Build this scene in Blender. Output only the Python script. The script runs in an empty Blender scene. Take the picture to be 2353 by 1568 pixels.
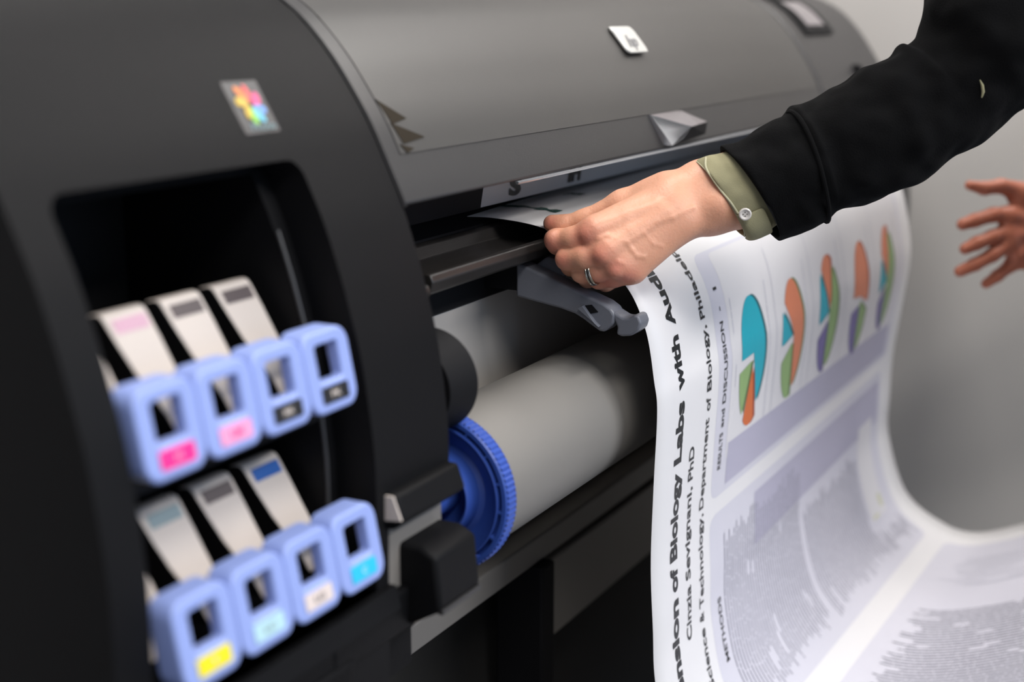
import bpy, bmesh, math, random
import numpy as np
from mathutils import Vector, Matrix, noise

SC = bpy.context.scene
COL = SC.collection
# ------------------------------------------------------------------ camera
F_PX = 3268.0; CX, CY = 1176.5, 784.0          # 50 mm lens, 36 mm sensor at 2353 px
_vx = np.array([2950 - CX, 30 - CY, F_PX]); _vx /= np.linalg.norm(_vx)      # direction of the printer's length
_dn = np.array([0, F_PX * F_PX / (CY - 30), F_PX]); _dn /= np.linalg.norm(_dn)
R = np.stack([_vx, np.cross(-_dn, _vx), -_dn])  # world <- camera (x right, y down, z forward)
CAM = np.array([-0.95138614, 0.0, 1.14])
cam_d = bpy.data.cameras.new('camera'); cam = bpy.data.objects.new('camera', cam_d); COL.objects.link(cam)
cam_d.lens = 50; cam_d.sensor_width = 36; cam_d.clip_start = .02
cam.matrix_world = Matrix(((R[0, 0], -R[0, 1], -R[0, 2], CAM[0]), (R[1, 0], -R[1, 1], -R[1, 2], CAM[1]),
                           (R[2, 0], -R[2, 1], -R[2, 2], CAM[2]), (0, 0, 0, 1)))
cam_d.dof.use_dof = True; cam_d.dof.focus_distance = 1.39; cam_d.dof.aperture_fstop = 2.5; cam_d.dof.aperture_blades = 9
SC.camera = cam
def ray(px, py): return R @ np.array([(px - CX) / F_PX, (py - CY) / F_PX, 1.0])
def cp(px, py, d): return CAM + ray(px, py) * d
VIEW = R @ np.array([0, 0, 1.0])

# ------------------------------------------------------------------ light and exposure
SC.view_settings.view_transform = 'Standard'; SC.view_settings.look = 'None'; SC.view_settings.gamma = 1
SC.view_settings.use_curve_mapping = False; SC.view_settings.exposure = 0.12
w = bpy.data.worlds.new('world'); SC.world = w; w.use_nodes = True
w.node_tree.nodes['Background'].inputs[0].default_value = (.80, .86, 1, 1)
w.node_tree.nodes['Background'].inputs[1].default_value = 0.45
def area(name, loc, target, sx, sy, power, col=(1, 1, 1)):
    l = bpy.data.lights.new(name, 'AREA'); l.shape = 'RECTANGLE'; l.size = sx; l.size_y = sy; l.energy = power; l.color = col
    o = bpy.data.objects.new(name, l); COL.objects.link(o); o.location = loc
    o.rotation_euler = (Vector(target) - Vector(loc)).to_track_quat('-Z', 'Y').to_euler(); return o
area('ceiling_light_left', (-.95, -.75, 2.62), (-.95, -.75, 0), 1.1, .6, 34, (1, .97, .93))
area('ceiling_light_far_front', (.3, -1.75, 2.62), (.3, -1.75, 0), 1.3, .4, 72, (1, .97, .94))
area('ceiling_light_back', (.2, .75, 2.62), (.2, .75, 0), 1.2, .5, 20, (1, .97, .93))
area('ceiling_light_right', (1.6, -.1, 2.62), (1.6, -.1, 0), .5, .9, 27, (1, .96, .92))
area('front_fill_light', (.5, -2.5, 1.45), (.6, .6, .9), 2.6, 1.3, 22, (.52, .72, 1))  # cool fill added out of view to brighten the sheet under the lid

# ------------------------------------------------------------------ helpers
def mat(name, col, rough=.5, metal=0, spec=.5, bump=0, bscale=200, coat=0, sss=0, sheen=0, var=0, vscale=20):
    m = bpy.data.materials.new(name); m.use_nodes = True; nt = m.node_tree; b = nt.nodes['Principled BSDF']
    b.inputs['Base Color'].default_value = (*col, 1); b.inputs['Roughness'].default_value = rough
    b.inputs['Metallic'].default_value = metal; b.inputs['Specular IOR Level'].default_value = spec
    if coat: b.inputs['Coat Weight'].default_value = coat; b.inputs['Coat Roughness'].default_value = .12
    if sss:
        b.inputs['Subsurface Weight'].default_value = sss; b.inputs['Subsurface Radius'].default_value = (1, .35, .2)
        b.inputs['Subsurface Scale'].default_value = .006
    if sheen: b.inputs['Sheen Weight'].default_value = sheen; b.inputs['Sheen Roughness'].default_value = .5
    tc = nt.nodes.new('ShaderNodeTexCoord')
    if var:
        n = nt.nodes.new('ShaderNodeTexNoise'); n.inputs['Scale'].default_value = vscale; n.inputs['Detail'].default_value = 4
        nt.links.new(tc.outputs['Object'], n.inputs['Vector'])
        mx = nt.nodes.new('ShaderNodeMix'); mx.data_type = 'RGBA'
        mx.inputs['A'].default_value = (*[c * (1 - var) for c in col], 1); mx.inputs['B'].default_value = (*[min(1, c * (1 + var)) for c in col], 1)
        nt.links.new(n.outputs['Fac'], mx.inputs['Factor']); nt.links.new(mx.outputs['Result'], b.inputs['Base Color'])
    if bump:
        n = nt.nodes.new('ShaderNodeTexNoise'); n.inputs['Scale'].default_value = bscale; n.inputs['Detail'].default_value = 3
        nt.links.new(tc.outputs['Object'], n.inputs['Vector'])
        bp = nt.nodes.new('ShaderNodeBump'); bp.inputs['Strength'].default_value = bump; bp.inputs['Distance'].default_value = .001
        nt.links.new(n.outputs['Fac'], bp.inputs['Height']); nt.links.new(bp.outputs['Normal'], b.inputs['Normal'])
    return m

M = dict(
    black=mat('black_textured_plastic', (.0048, .0048, .0055), .54, spec=.13, bump=.25, bscale=900, var=.1, vscale=30),
    deep=mat('matt_black_plastic', (.004, .004, .005), .7, spec=.2, var=.1),
    lid=mat('smoked_plastic', (.05, .048, .046), .42, bump=.05, bscale=400, var=.04),
    frame=mat('dark_grey_plastic', (.032, .031, .032), .42, bump=.15, bscale=900, var=.05),
    table=mat('black_table_plastic', (.02, .018, .017), .36, bump=.2, bscale=700, var=.1),
    arm=mat('slate_grey_plastic', (.13, .137, .162), .38, bump=.2, bscale=1200, var=.04),
    silver=mat('silver_plastic', (.42, .44, .47), .25, metal=.8, var=.03),
    badge=mat('pale_silver_badge', (.62, .62, .60), .35, metal=.3, var=.03),
    badgeink=mat('badge_letter_grey', (.22, .22, .23), .4, var=.05),
    blueframe=mat('periwinkle_plastic', (.27, .35, .70), .45, var=.03),
    white=mat('ivory_plastic', (.60, .53, .48), .45, var=.03),
    royal=mat('royal_blue_plastic', (.035, .085, .38), .38, bump=.05, bscale=300, var=.04),
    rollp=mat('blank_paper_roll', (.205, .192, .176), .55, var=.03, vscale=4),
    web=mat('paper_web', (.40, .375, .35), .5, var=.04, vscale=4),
    paper=mat('poster_paper', (.74, .725, .73), .42, spec=.4, var=.01, vscale=5),
    ink=mat('black_ink', (.012, .014, .016), .4, var=.1),
    greyink=mat('grey_ink', (.24, .235, .29), .5, var=.1),
    darkgreyink=mat('dark_grey_ink', (.16, .16, .20), .5, var=.1),
    paleink=mat('pale_grey_ink', (.47, .47, .54), .5, var=.1),
    lav=mat('lavender_ink', (.61, .60, .665), .45, var=.02, vscale=6),
    lavd=mat('deep_lavender_ink', (.43, .415, .52), .45, var=.02, vscale=6),
    pale=mat('pale_panel_ink', (.68, .665, .68), .45, var=.02),
    teal=mat('teal_ink', (.008, .37, .47), .4, var=.04), teald=mat('dark_teal_ink', (.01, .10, .12), .4, var=.04),
    orange=mat('orange_ink', (.62, .14, .035), .4, var=.04), orangel=mat('salmon_ink', (.66, .21, .11), .4, var=.04),
    oranged=mat('dark_orange_ink', (.30, .05, .02), .4, var=.04),
    green=mat('green_ink', (.26, .40, .16), .4, var=.04), greend=mat('dark_green_ink', (.10, .16, .06), .4, var=.04),
    violet=mat('violet_ink', (.16, .13, .33), .4, var=.04), violetd=mat('dark_violet_ink', (.08, .06, .15), .4, var=.04),
    skin=mat('light_skin', (.67, .335, .215), .42, sss=.25, bump=.35, bscale=420, var=.10, vscale=35, spec=.4),
    skin2=mat('warm_skin', (.43, .135, .075), .5, sss=.2, bump=.15, bscale=300, var=.08, vscale=25),
    jacket=mat('black_wool', (.0042, .0042, .0045), .95, spec=.06, bump=.6, bscale=900, sheen=.015, var=.25, vscale=60),
    shirt=mat('olive_cotton', (.27, .25, .145), .9, bump=.4, bscale=1100, var=.12, vscale=50),
    thread=mat('pale_thread', (.42, .40, .27), .8, var=.05),
    pearl=mat('pearl_button', (.60, .56, .52), .25, var=.05), hole=mat('button_hole_dark', (.05, .04, .03), .8),
    gold=mat('white_gold', (.55, .50, .42), .14, metal=1),
    beige=mat('grey_painted_metal', (.20, .185, .17), .45, var=.04),
    clip=mat('brown_plastic', (.028, .022, .015), .8, spec=.1, var=.1),
    fabric=mat('black_bin_fabric', (.012, .011, .010), .9, bump=.4, bscale=800, var=.2),
    wall=mat('warm_grey_wall_paint', (.60, .575, .55), .85, bump=.1, bscale=150, var=.015, vscale=3),
    ceil=mat('white_ceiling_tile', (.7, .7, .69), .9, var=.02), floor=mat('dark_carpet', (.06, .055, .05), .95, bump=.6, bscale=400, var=.2, vscale=40),
    lens=mat('grey_display', (.22, .20, .21), .3, var=.05),
)
for k, c in dict(magenta=(.85, .02, .25), pink=(.85, .33, .55), yellow=(.85, .72, .01), aqua=(.45, .68, .74), cream=(.72, .62, .58),
                 cyan=(.02, .50, .76), blk=(.012, .012, .014), navy=(.02, .10, .36), tealg=(.22, .29, .31), taupe=(.10, .08, .08), rose=(.60, .36, .45),
                 ored=(.60, .05, .05), oorange=(.62, .15, .01), oyellow=(.50, .32, .005), ogreen=(.20, .50, .04), opink=(.58, .03, .17),
                 oblue=(.09, .24, .58), ocyan=(.10, .42, .56), sheet=(.022, .021, .024), skyd=(.12, .20, .22)).items():
    M[k] = mat('ink_' + k, c, .4, var=.03)

def flush(m, amount, col):
    nt = m.node_tree; b = nt.nodes['Principled BSDF']; src = b.inputs['Base Color'].links[0].from_socket
    at = nt.nodes.new('ShaderNodeAttribute'); at.attribute_name = 'flush'; mx = nt.nodes.new('ShaderNodeMix'); mx.data_type = 'RGBA'
    mu = nt.nodes.new('ShaderNodeMath'); mu.operation = 'MULTIPLY'; mu.inputs[1].default_value = amount
    nt.links.new(at.outputs['Fac'], mu.inputs[0]); nt.links.new(mu.outputs[0], mx.inputs['Factor']); nt.links.new(src, mx.inputs['A']); mx.inputs['B'].default_value = (*col, 1)
    nt.links.new(mx.outputs['Result'], b.inputs['Base Color'])
flush(M['skin'], .62, (.60, .17, .13))
def mesh(name, verts, faces, m, parent=None, smooth=True, angle=35):
    me = bpy.data.meshes.new(name); me.from_pydata([tuple(map(float, v)) for v in verts], [], [tuple(int(i) for i in f) for f in faces]); me.update()
    return link(name, me, m, parent, smooth, angle)
def link(name, me, m, parent=None, smooth=True, angle=35):
    bm = bmesh.new(); bm.from_mesh(me); bmesh.ops.recalc_face_normals(bm, faces=bm.faces)
    if smooth:
        for f in bm.faces: f.smooth = True
        for e in bm.edges:
            if len(e.link_faces) == 2 and e.calc_face_angle(0) > math.radians(angle): e.smooth = False
    bm.to_mesh(me); bm.free()
    o = bpy.data.objects.new(name, me); COL.objects.link(o)
    ms = m if isinstance(m, (list, tuple)) else [m]
    for k in ms: me.materials.append(k)
    if parent is not None: o.parent = parent; o.matrix_parent_inverse = parent.matrix_world.inverted()
    return o
def bevel(o, wd, seg=3, ang=30):
    b = o.modifiers.new('bevel', 'BEVEL'); b.width = wd; b.segments = seg; b.limit_method = 'ANGLE'; b.angle_limit = math.radians(ang); b.harden_normals = False
    return o
def thing(name, label, cat, loc=(0, 0, 0), group=None):
    o = bpy.data.objects.new(name, None); COL.objects.link(o); o.location = loc; o.empty_display_size = .05
    o['label'] = label; o['category'] = cat
    if group: o['group'] = group
    bpy.context.view_layer.update(); return o
def tag(o, label, cat, group=None):
    o['label'] = label; o['category'] = cat
    if group: o['group'] = group
    return o
class MB:
    def __init__(s): s.v = []; s.f = []; s.mi = []
    def add(s, v, f, mi=0):
        n = len(s.v); s.v += [tuple(map(float, a)) for a in v]; s.f += [tuple(n + i for i in q) for q in f]; s.mi += [mi] * len(f)
    def box(s, x0, x1, y0, y1, z0, z1, mi=0):
        s.add([(x0, y0, z0), (x1, y0, z0), (x1, y1, z0), (x0, y1, z0), (x0, y0, z1), (x1, y0, z1), (x1, y1, z1), (x0, y1, z1)],
              [(0, 3, 2, 1), (4, 5, 6, 7), (0, 1, 5, 4), (1, 2, 6, 5), (2, 3, 7, 6), (3, 0, 4, 7)], mi)
    def prism(s, yz, x0, x1, mi=0, x0f=None, capmi=None):
        n = len(yz)
        s.add([((x0f(p) if x0f else x0), p[0], p[1]) for p in yz] + [(x1, p[0], p[1]) for p in yz], [tuple(range(n))], capmi if capmi is not None else mi)
        base = len(s.v) - 2 * n; s.f += [tuple(base + i for i in q) for q in [tuple(range(2 * n - 1, n - 1, -1))] + [(i, (i + 1) % n, (i + 1) % n + n, i + n) for i in range(n)]]; s.mi += [mi] * (n + 1)
    def tube(s, pts, r, seg=10, cap=True, mi=0):
        pts = [Vector(p) for p in pts]; rs = r if hasattr(r, '__len__') else [r] * len(pts); v = []; up = None
        for i, p in enumerate(pts):
            t = (pts[min(i + 1, len(pts) - 1)] - pts[max(i - 1, 0)]).normalized()
            if up is None: up = t.orthogonal().normalized()
            up = (up - t * up.dot(t)).normalized(); b = t.cross(up)
            for k in range(seg):
                a = 2 * math.pi * k / seg; v.append(p + (up * math.cos(a) + b * math.sin(a)) * rs[i])
        n = len(pts); f = [(i * seg + k, i * seg + (k + 1) % seg, (i + 1) * seg + (k + 1) % seg, (i + 1) * seg + k) for i in range(n - 1) for k in range(seg)]
        if cap: f += [tuple(range(seg)), tuple(range((n - 1) * seg, n * seg))]
        s.add(v, f, mi)
    def lathex(s, prof, cy, cz, seg=96, rfun=None, mi=0):       # prof: (x, r) around the X axis
        v = [];
        for i, (x, r) in enumerate(prof):
            for k in range(seg):
                a = 2 * math.pi * k / seg; rr = rfun(i, k, r) if rfun else r
                v.append((x, cy + rr * math.cos(a), cz + rr * math.sin(a)))
        n = len(prof); s.add(v, [(i * seg + k, i * seg + (k + 1) % seg, (i + 1) * seg + (k + 1) % seg, (i + 1) * seg + k) for i in range(n - 1) for k in range(seg)], mi)
    def build(s, name, m, parent=None, smooth=True, angle=35):
        me = bpy.data.meshes.new(name); me.from_pydata(s.v, [], s.f); me.update()
        for i, p in enumerate(me.polygons): p.material_index = s.mi[i]
        return link(name, me, m, parent, smooth, angle)
def structure(o): o['kind'] = 'structure'; return o

# ------------------------------------------------------------------ the room
XW, YB, YF, XL, ZC = 1.95, 1.35, -2.6, -2.8, 2.7
b = MB(); b.box(XL, XW, YF, YB, -.05, 0); structure(b.build('floor', M['floor'], smooth=False))
b = MB(); b.box(XL, XW, YF, YB, ZC, ZC + .05); structure(b.build('ceiling', M['ceil'], smooth=False))
b = MB(); b.box(XW, XW + .08, YF, YB, 0, ZC); structure(b.build('wall_right', M['wall'], smooth=False))
b = MB(); b.box(XL, XW, YB, YB + .08, 0, ZC); structure(b.build('wall_back', M['wall'], smooth=False))

# ------------------------------------------------------------------ printer body profile (y, z), front face from top to bottom
PR = [(1.02, 1.06), (1.0, 1.12), (.95, 1.165), (.88, 1.187), (.82, 1.186), (.76, 1.174), (.709, 1.15), (.688, 1.13), (.666, 1.106), (.65, 1.083), (.632, 1.056), (.619, 1.029),
      (.601, .992), (.586, .948), (.572, .896), (.565, .851), (.561, .815), (.561, .785), (.565, .60)]
_pz = np.array([p[1] for p in PR[4:]])[::-1]; _py = np.array([p[0] for p in PR[4:]])[::-1]
def prof(z): return float(np.interp(z, _pz, _py))
def smooth_prof(z): return float(np.mean([prof(z + d) for d in (-.012, -.006, 0, .006, .012)]))
def face_pts(z0, z1, n, dy=0): return [(smooth_prof(z0 + (z1 - z0) * i / n) + dy, z0 + (z1 - z0) * i / n) for i in range(n + 1)]
top_back = [(.82, 1.186), (.88, 1.187), (.95, 1.165), (1.0, 1.12), (1.02, 1.05)]

printer = thing('wide_format_printer', 'large black wide-format printer with curved front, ink bay on the left and poster coming out', 'printer', (.6, .8, 0))
def P(name, mb, m, **k): return mb.build(name, m, printer, **k)

# ink station housing at the left with a recessed bay
def dup_apply(o):
    dg = bpy.context.evaluated_depsgraph_get(); dg.update(); e = o.evaluated_get(dg)
    me = bpy.data.meshes.new_from_object(e, depsgraph=dg); return me
hb = MB(); XLH = -.385
hb.prism(face_pts(.60, 1.165, 46) + top_back + [(1.02, .60)], XLH, 0.0)
house = hb.build('ink_station_housing', M['black'], smooth=False)
# lower right corner steps back under z=.785
cut3 = MB(); cut3.box(-.09, .02, .3, .60, .5, .785); c3 = cut3.build('cut', M['black'], smooth=False)
def zcut(rows, front, back):      # rows: (z, xl, xr); loft closed cutter
    v = []; n = len(rows)
    for z, xl, xr in rows:
        v += [(xl, front, z), (xr, front, z), (xr, back(z), z), (xl, back(z), z)]
    f = [(3, 2, 1, 0), tuple(4 * (n - 1) + k for k in range(4))]
    for i in range(n - 1):
        for k in range(4): f.append((4 * i + k, 4 * i + (k + 1) % 4, 4 * i + 4 + (k + 1) % 4, 4 * i + 4 + k))
    mb = MB(); mb.add(v, f); return mb.build('cut', M['black'], smooth=False)
def rrows(z0, z1, xl, xr, r, n=30):
    zs = list(np.linspace(z0, z1 - r, n)) + [z1 - r + r * math.sin(a) for a in np.linspace(.15, math.pi / 2 * .98, 8)]
    out = []
    for z in zs:
        d = 0 if z <= z1 - r else r - math.sqrt(max(r * r - (z - z1 + r) ** 2, 0)); out.append((z, xl + d, xr - d))
    return out
c1 = zcut(rrows(.712, 1.037, -.353, -.107, .014), .40, lambda z: smooth_prof(z) + .036)
c2 = zcut([(z, -.3528, -.122) for z in np.linspace(.716, 1.026, 8)], .45, lambda z: .78)
for c in (c1, c2, c3):
    md = house.modifiers.new('b', 'BOOLEAN'); md.operation = 'DIFFERENCE'; md.object = c; md.solver = 'EXACT'
me = dup_apply(house)
for c in (c1, c2, c3, house): bpy.data.objects.remove(c)
bm = bmesh.new(); bm.from_mesh(me); bmesh.ops.remove_doubles(bm, verts=bm.verts, dist=1e-5)
bmesh.ops.dissolve_limit(bm, angle_limit=math.radians(.6), verts=bm.verts, edges=bm.edges); bm.to_mesh(me); bm.free()
me.name = 'ink_station_housing'; me.materials.clear()
house = link('ink_station_housing', me, M['black'], printer, True, 32); bevel(house, .004, 4, 40)

# bay interior: shelf between the two rows, dark back wall, drip ledge
b = MB(); b.box(-.348, -.123, .60, .77, .846, .856); P('bay_shelf', b, M['deep'])
b = MB(); b.box(-.348, -.123, .585, .77, .712, .722); P('bay_shelf', b, M['deep'])
b = MB(); b.add([(-.1215, .60, .995), (-.1215, .604, 1.003), (-.1215, .585, .72), (-.1195, .581, .72), (-.1195, .60, 1.003), (-.1195, .597, .995)], [(0, 1, 4, 5), (0, 5, 3, 2)])
b = MB(); b.tube([(-.121, smooth_prof(z) + .034, z) for z in np.linspace(.74, .985, 14)], .0016, 8); P('bay_edge_trim', b, M['frame'])

# lid / window cover
b = MB(); b.prism(face_pts(.990, 1.165, 22, .003) + top_back + [(1.0, .99)], .0075, 1.236); lid = P('printer_lid', b, M['frame']); bevel(lid, .003, 3, 50)
def patch(name, x0, x1, z0, z1, dy, m, parent, nx=2, nz=16, th=.003):
    v = []; f = []
    for i in range(nz + 1):
        z = z0 + (z1 - z0) * i / nz
        for x in (x0, x1): v += [(x, smooth_prof(z) + dy, z), (x, smooth_prof(z) + dy + th, z)]
    for i in range(nz):
        a = 4 * i; f += [(a, a + 2, a + 6, a + 4), (a + 1, a + 5, a + 7, a + 3), (a, a + 4, a + 5, a + 1), (a + 2, a + 3, a + 7, a + 6)]
    f += [(0, 1, 3, 2), (4 * nz, 4 * nz + 2, 4 * nz + 3, 4 * nz + 1)]
    return mesh(name, v, f, m, parent)
b = MB(); b.prism(face_pts(.990, 1.165, 22, -.0009) + top_back + [(1.0, .99)], .0004, .0046); P('lid_gap_shade', b, M['deep'])  # dark strip standing in for the shade in the gap beside the lid
patch('lid_window', .03, 1.225, 1.0285, 1.185, .0022, M['lid'], printer, nz=26, th=.002)
# small parts seen through the left end of the window
for (x0, x1, za, zb) in ((.030, .060, 1.052, 1.072), (.034, .075, 1.036, 1.053), (.034, .052, 1.0285, 1.036)):
    v = [(x0, smooth_prof(zb) + .0015, zb), (x0 + .006, smooth_prof(za) + .0015, za), (x1, smooth_prof(za + .003) + .0015, za + .003)]
    v += [(a, b_ + .002, c) for a, b_, c in v]
    mesh('window_clip', v, [(0, 1, 2), (5, 4, 3), (0, 3, 4, 1), (1, 4, 5, 2), (2, 5, 3, 0)], M['clip'], printer)
# thin chrome lip under the lid
b = MB(); b.tube([(.20, .6035, .9885), (1.236, .6035, .9885)], .0016, 8); P('lid_lip', b, M['silver'])
# lid latch: silver scoop
def fz(x, z, out): return (x, smooth_prof(z) - out, z)
A_, B_, C_, D_, E_, F_ = fz(.553, 1.028, 0), fz(.640, 1.028, .003), fz(.679, 1.013, .014), fz(.662, 1.000, .012), fz(.562, .994, .007), fz(.612, 1.012, .019)
G_ = fz(.62, 1.024, .014)
A2, B2, C2, D2, E2 = fz(.553, 1.028, -.004), fz(.640, 1.028, -.004), fz(.679, 1.013, -.004), fz(.662, 1.001, -.004), fz(.560, .994, -.004)
latch = mesh('lid_latch', [A_, B_, C_, F_, G_, A2, B2, C2], [(0, 4, 3), (0, 1, 4), (1, 2, 4), (4, 2, 3), (0, 5, 6, 1), (1, 6, 7, 2)], M['lens'], printer, True, 50)
ck = mesh('latch_cheek', [A_, F_, E_, fz(.563, 1.01, .003), fz(.59, 1.0, .012), fz(.56, .994, -.003), fz(.553, 1.028, -.003)], [(0, 1, 3), (3, 1, 4), (3, 4, 2), (0, 3, 2), (0, 2, 5, 6)], M['silver'], latch, True, 20); ck['label'] = 'bright pointed cheek of the latch'
mesh('latch_cavity', [F_, C_, D_, E_, C2, D2, E2], [(0, 1, 2), (0, 2, 3), (1, 4, 5, 2), (2, 5, 6, 3)], M['deep'], latch, False)
# badge with the two letters
def rrect(w_, h_, r, n=5):
    pts = []
    for cx_, cy_, a0 in ((w_ / 2 - r, h_ / 2 - r, 0), (-w_ / 2 + r, h_ / 2 - r, 90), (-w_ / 2 + r, -h_ / 2 + r, 180), (w_ / 2 - r, -h_ / 2 + r, 270)):
        for k in range(n + 1):
            a = math.radians(a0 + 90 * k / n); pts.append((cx_ + r * math.cos(a), cy_ + r * math.sin(a)))
    return pts
def onface(x, z, dy=0): return (x, smooth_prof(z) + dy, z)
def plate(name, outline, dy, th, m, parent, holes=None):
    """outline in (x,z) on the curved printer front"""
    n = len(outline); v = [onface(x, z, dy) for x, z in outline] + [onface(x, z, dy + th) for x, z in outline]
    return mesh(name, v, [tuple(range(n)), tuple(range(2 * n - 1, n - 1, -1))] + [(i, (i + 1) % n, (i + 1) % n + n, i + n) for i in range(n)], m, parent)
badge = plate('badge', [(.600 + x, 1.110 + z) for x, z in rrect(.058, .030, .006)], -.006, .006, M['badge'], printer); bevel(badge, .002, 2)

# flat text geometry --------------------------------------------------------
def text_tris(txt, bold=0.0, spacing=1.0, maxlen=.2):
    cu = bpy.data.curves.new('t', 'FONT'); cu.body = txt; cu.size = 1; cu.offset = bold; cu.space_character = spacing; cu.resolution_u = 4
    o = bpy.data.objects.new('t', cu); COL.objects.link(o)
    dg = bpy.context.evaluated_depsgraph_get(); dg.update(); me = bpy.data.meshes.new_from_object(o.evaluated_get(dg), depsgraph=dg)
    bm = bmesh.new(); bm.from_mesh(me); bmesh.ops.triangulate(bm, faces=bm.faces)
    for _ in range(6):
        es = [e for e in bm.edges if e.calc_length() > maxlen]
        if not es: break
        bmesh.ops.subdivide_edges(bm, edges=es, cuts=1); bmesh.ops.triangulate(bm, faces=[f for f in bm.faces if len(f.verts) > 3])
    V = np.array([v.co[:] for v in bm.verts]); bm.verts.index_update(); Fc = [tuple(v.index for v in f.verts) for f in bm.faces]
    bm.free(); bpy.data.objects.remove(o); bpy.data.meshes.remove(me); bpy.data.curves.remove(cu)
    return V, Fc
def unit_text(txt, bold=0.02, maxlen=.2):       # width and cap height normalised to 1
    V, Fc = text_tris(txt, bold, maxlen=maxlen); H, _ = text_tris('H', bold, maxlen=5)
    cap = H[:, 1].max() - max(H[:, 1].min(), 0) ; V[:, 0] -= V[:, 0].min(); V[:, 0] /= V[:, 0].max(); V[:, 1] /= H[:, 1].max()
    return V, Fc
V, Fc = unit_text('hp', .03)
mesh('badge_lettering', [onface(.584 + .026 * a[0] + .007 * a[1], 1.103 + .0125 * a[1], -.0065) for a in V], Fc, M['badgeink'], badge, smooth=False)

# sticker with the petal flower
cxs, czs = -.131, 1.0765
stick = plate('flower_sticker', [(-.150, 1.0925), (-.1105, 1.0925), (-.113, 1.057), (-.152, 1.057)], -.0006, .0005, M['sheet'], printer)
for ang, ln, wd, c in ((112, .0125, .0085, 'oorange'), (62, .0115, .008, 'ored'), (158, .0125, .009, 'oyellow'), (205, .011, .0075, 'oyellow'), (12, .0125, .010, 'opink'), (-32, .012, .0085, 'oblue'), (-75, .0115, .0085, 'ocyan'), (238, .0115, .009, 'ogreen')):
    a = math.radians(ang); pts = []
    for k in range(16):
        t = 2 * math.pi * k / 16; u = .0022 + ln / 2 * (1 + math.cos(t)); vv = wd / 2 * math.sin(t) * (.55 + .45 * (1 + math.cos(t)) / 2)
        u2 = u; vv += .0022 * (u / ln) ** 2
        pts.append((cxs + u2 * math.cos(a) - vv * math.sin(a), czs + (u2 * math.sin(a) + vv * math.cos(a)) * 1.0))
    pt = plate('petal', pts, -.0011, .0004, M[c], stick)
V, Fc = unit_text('Photo', .02)
mesh('sticker_lettering', [onface(-.143 + .027 * a[0], 1.0595 + .0045 * a[1], -.0011) for a in V], Fc, M['skyd'], stick, smooth=False)

# right end cover with control panel
b = MB(); b.prism(face_pts(.60, 1.165, 46) + top_back + [(1.02, .60)], 1.24, 1.655); rc = P('right_end_cover', b, M['frame']); bevel(rc, .008, 3, 40)
cpn = patch('control_panel', 1.305, 1.46, 1.108, 1.17, -.006, M['deep'], printer, th=.005)
d = patch('display', 1.335, 1.43, 1.121, 1.158, -.0075, M['lens'], cpn, th=.001)
b = MB()
for z in (1.075,): pass
b = MB(); b.lathex([(1.463, .0), (1.463, .009), (1.480, .009), (1.480, .0)], prof(1.047) - .002, 1.047, 24); P('side_knob', b, M['deep'])

# chassis below the lid, slot, table, arm
b = MB(); b.prism([(.735, .985), (.735, .945), (.695, .932), (.68, .90), (.68, .862), (.70, .85), (.99, .80), (1.0, .99), (.78, .99)], .003, 1.238); P('chassis', b, M['deep'])
b = MB()
b.prism([(.690, .9895), (.697, .9475), (.71, .9475), (.71, .9895)], .003, .2985); P('exit_shroud', b, M['deep'])
# strip behind the sheet, pale colour paints the sheet's reflection in it
b = MB(); b.prism([(.694, .989), (.700, .9475), (.704, .9475), (.70, .989)], .2995, 1.236); refl_strip = P('exit_strip_reflection', b, mat('painted_reflection_pale', (.42, .42, .43), .25, var=.03))
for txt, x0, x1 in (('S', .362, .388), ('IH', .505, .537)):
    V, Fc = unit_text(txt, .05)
    mesh('reflected_lettering', [(x0 + (x1 - x0) * a[0], .6985 - (.9520 + .018 * a[1] - .9475) * .14, .9535 + .019 * a[1]) for a in V], Fc, M['ink'], refl_strip, smooth=False)  # dark letters painted as the title's reflection in the strip
b = MB(); tb = [(.715, .920), (.700, .926), (.692, .9305), (.684, .929), (.678, .9185), (.668, .9145), (.644, .9125), (.636, .917), (.629, .9215), (.6235, .9205), (.621, .914), (.624, .905), (.634, .900), (.70, .893), (.715, .893)]
b.prism(tb, .078, 1.23); tbl = P('output_table', b, M['table']); bevel(tbl, .0012, 2, 30)
b = MB(); b.prism([(.645, .915), (.622, .914), (.619, .906), (.624, .899), (.645, .896)], .04, .074); tt = P('table_end_tab', b, M['table']); bevel(tt, .003, 3)
# paper web rising behind the roll
b = MB(); b.prism([(.686, .87), (.682, .75), (.690, .62), (.693, .62), (.686, .75), (.69, .87)], .06, 1.22); P('paper_web', b, M['web'])
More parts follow.
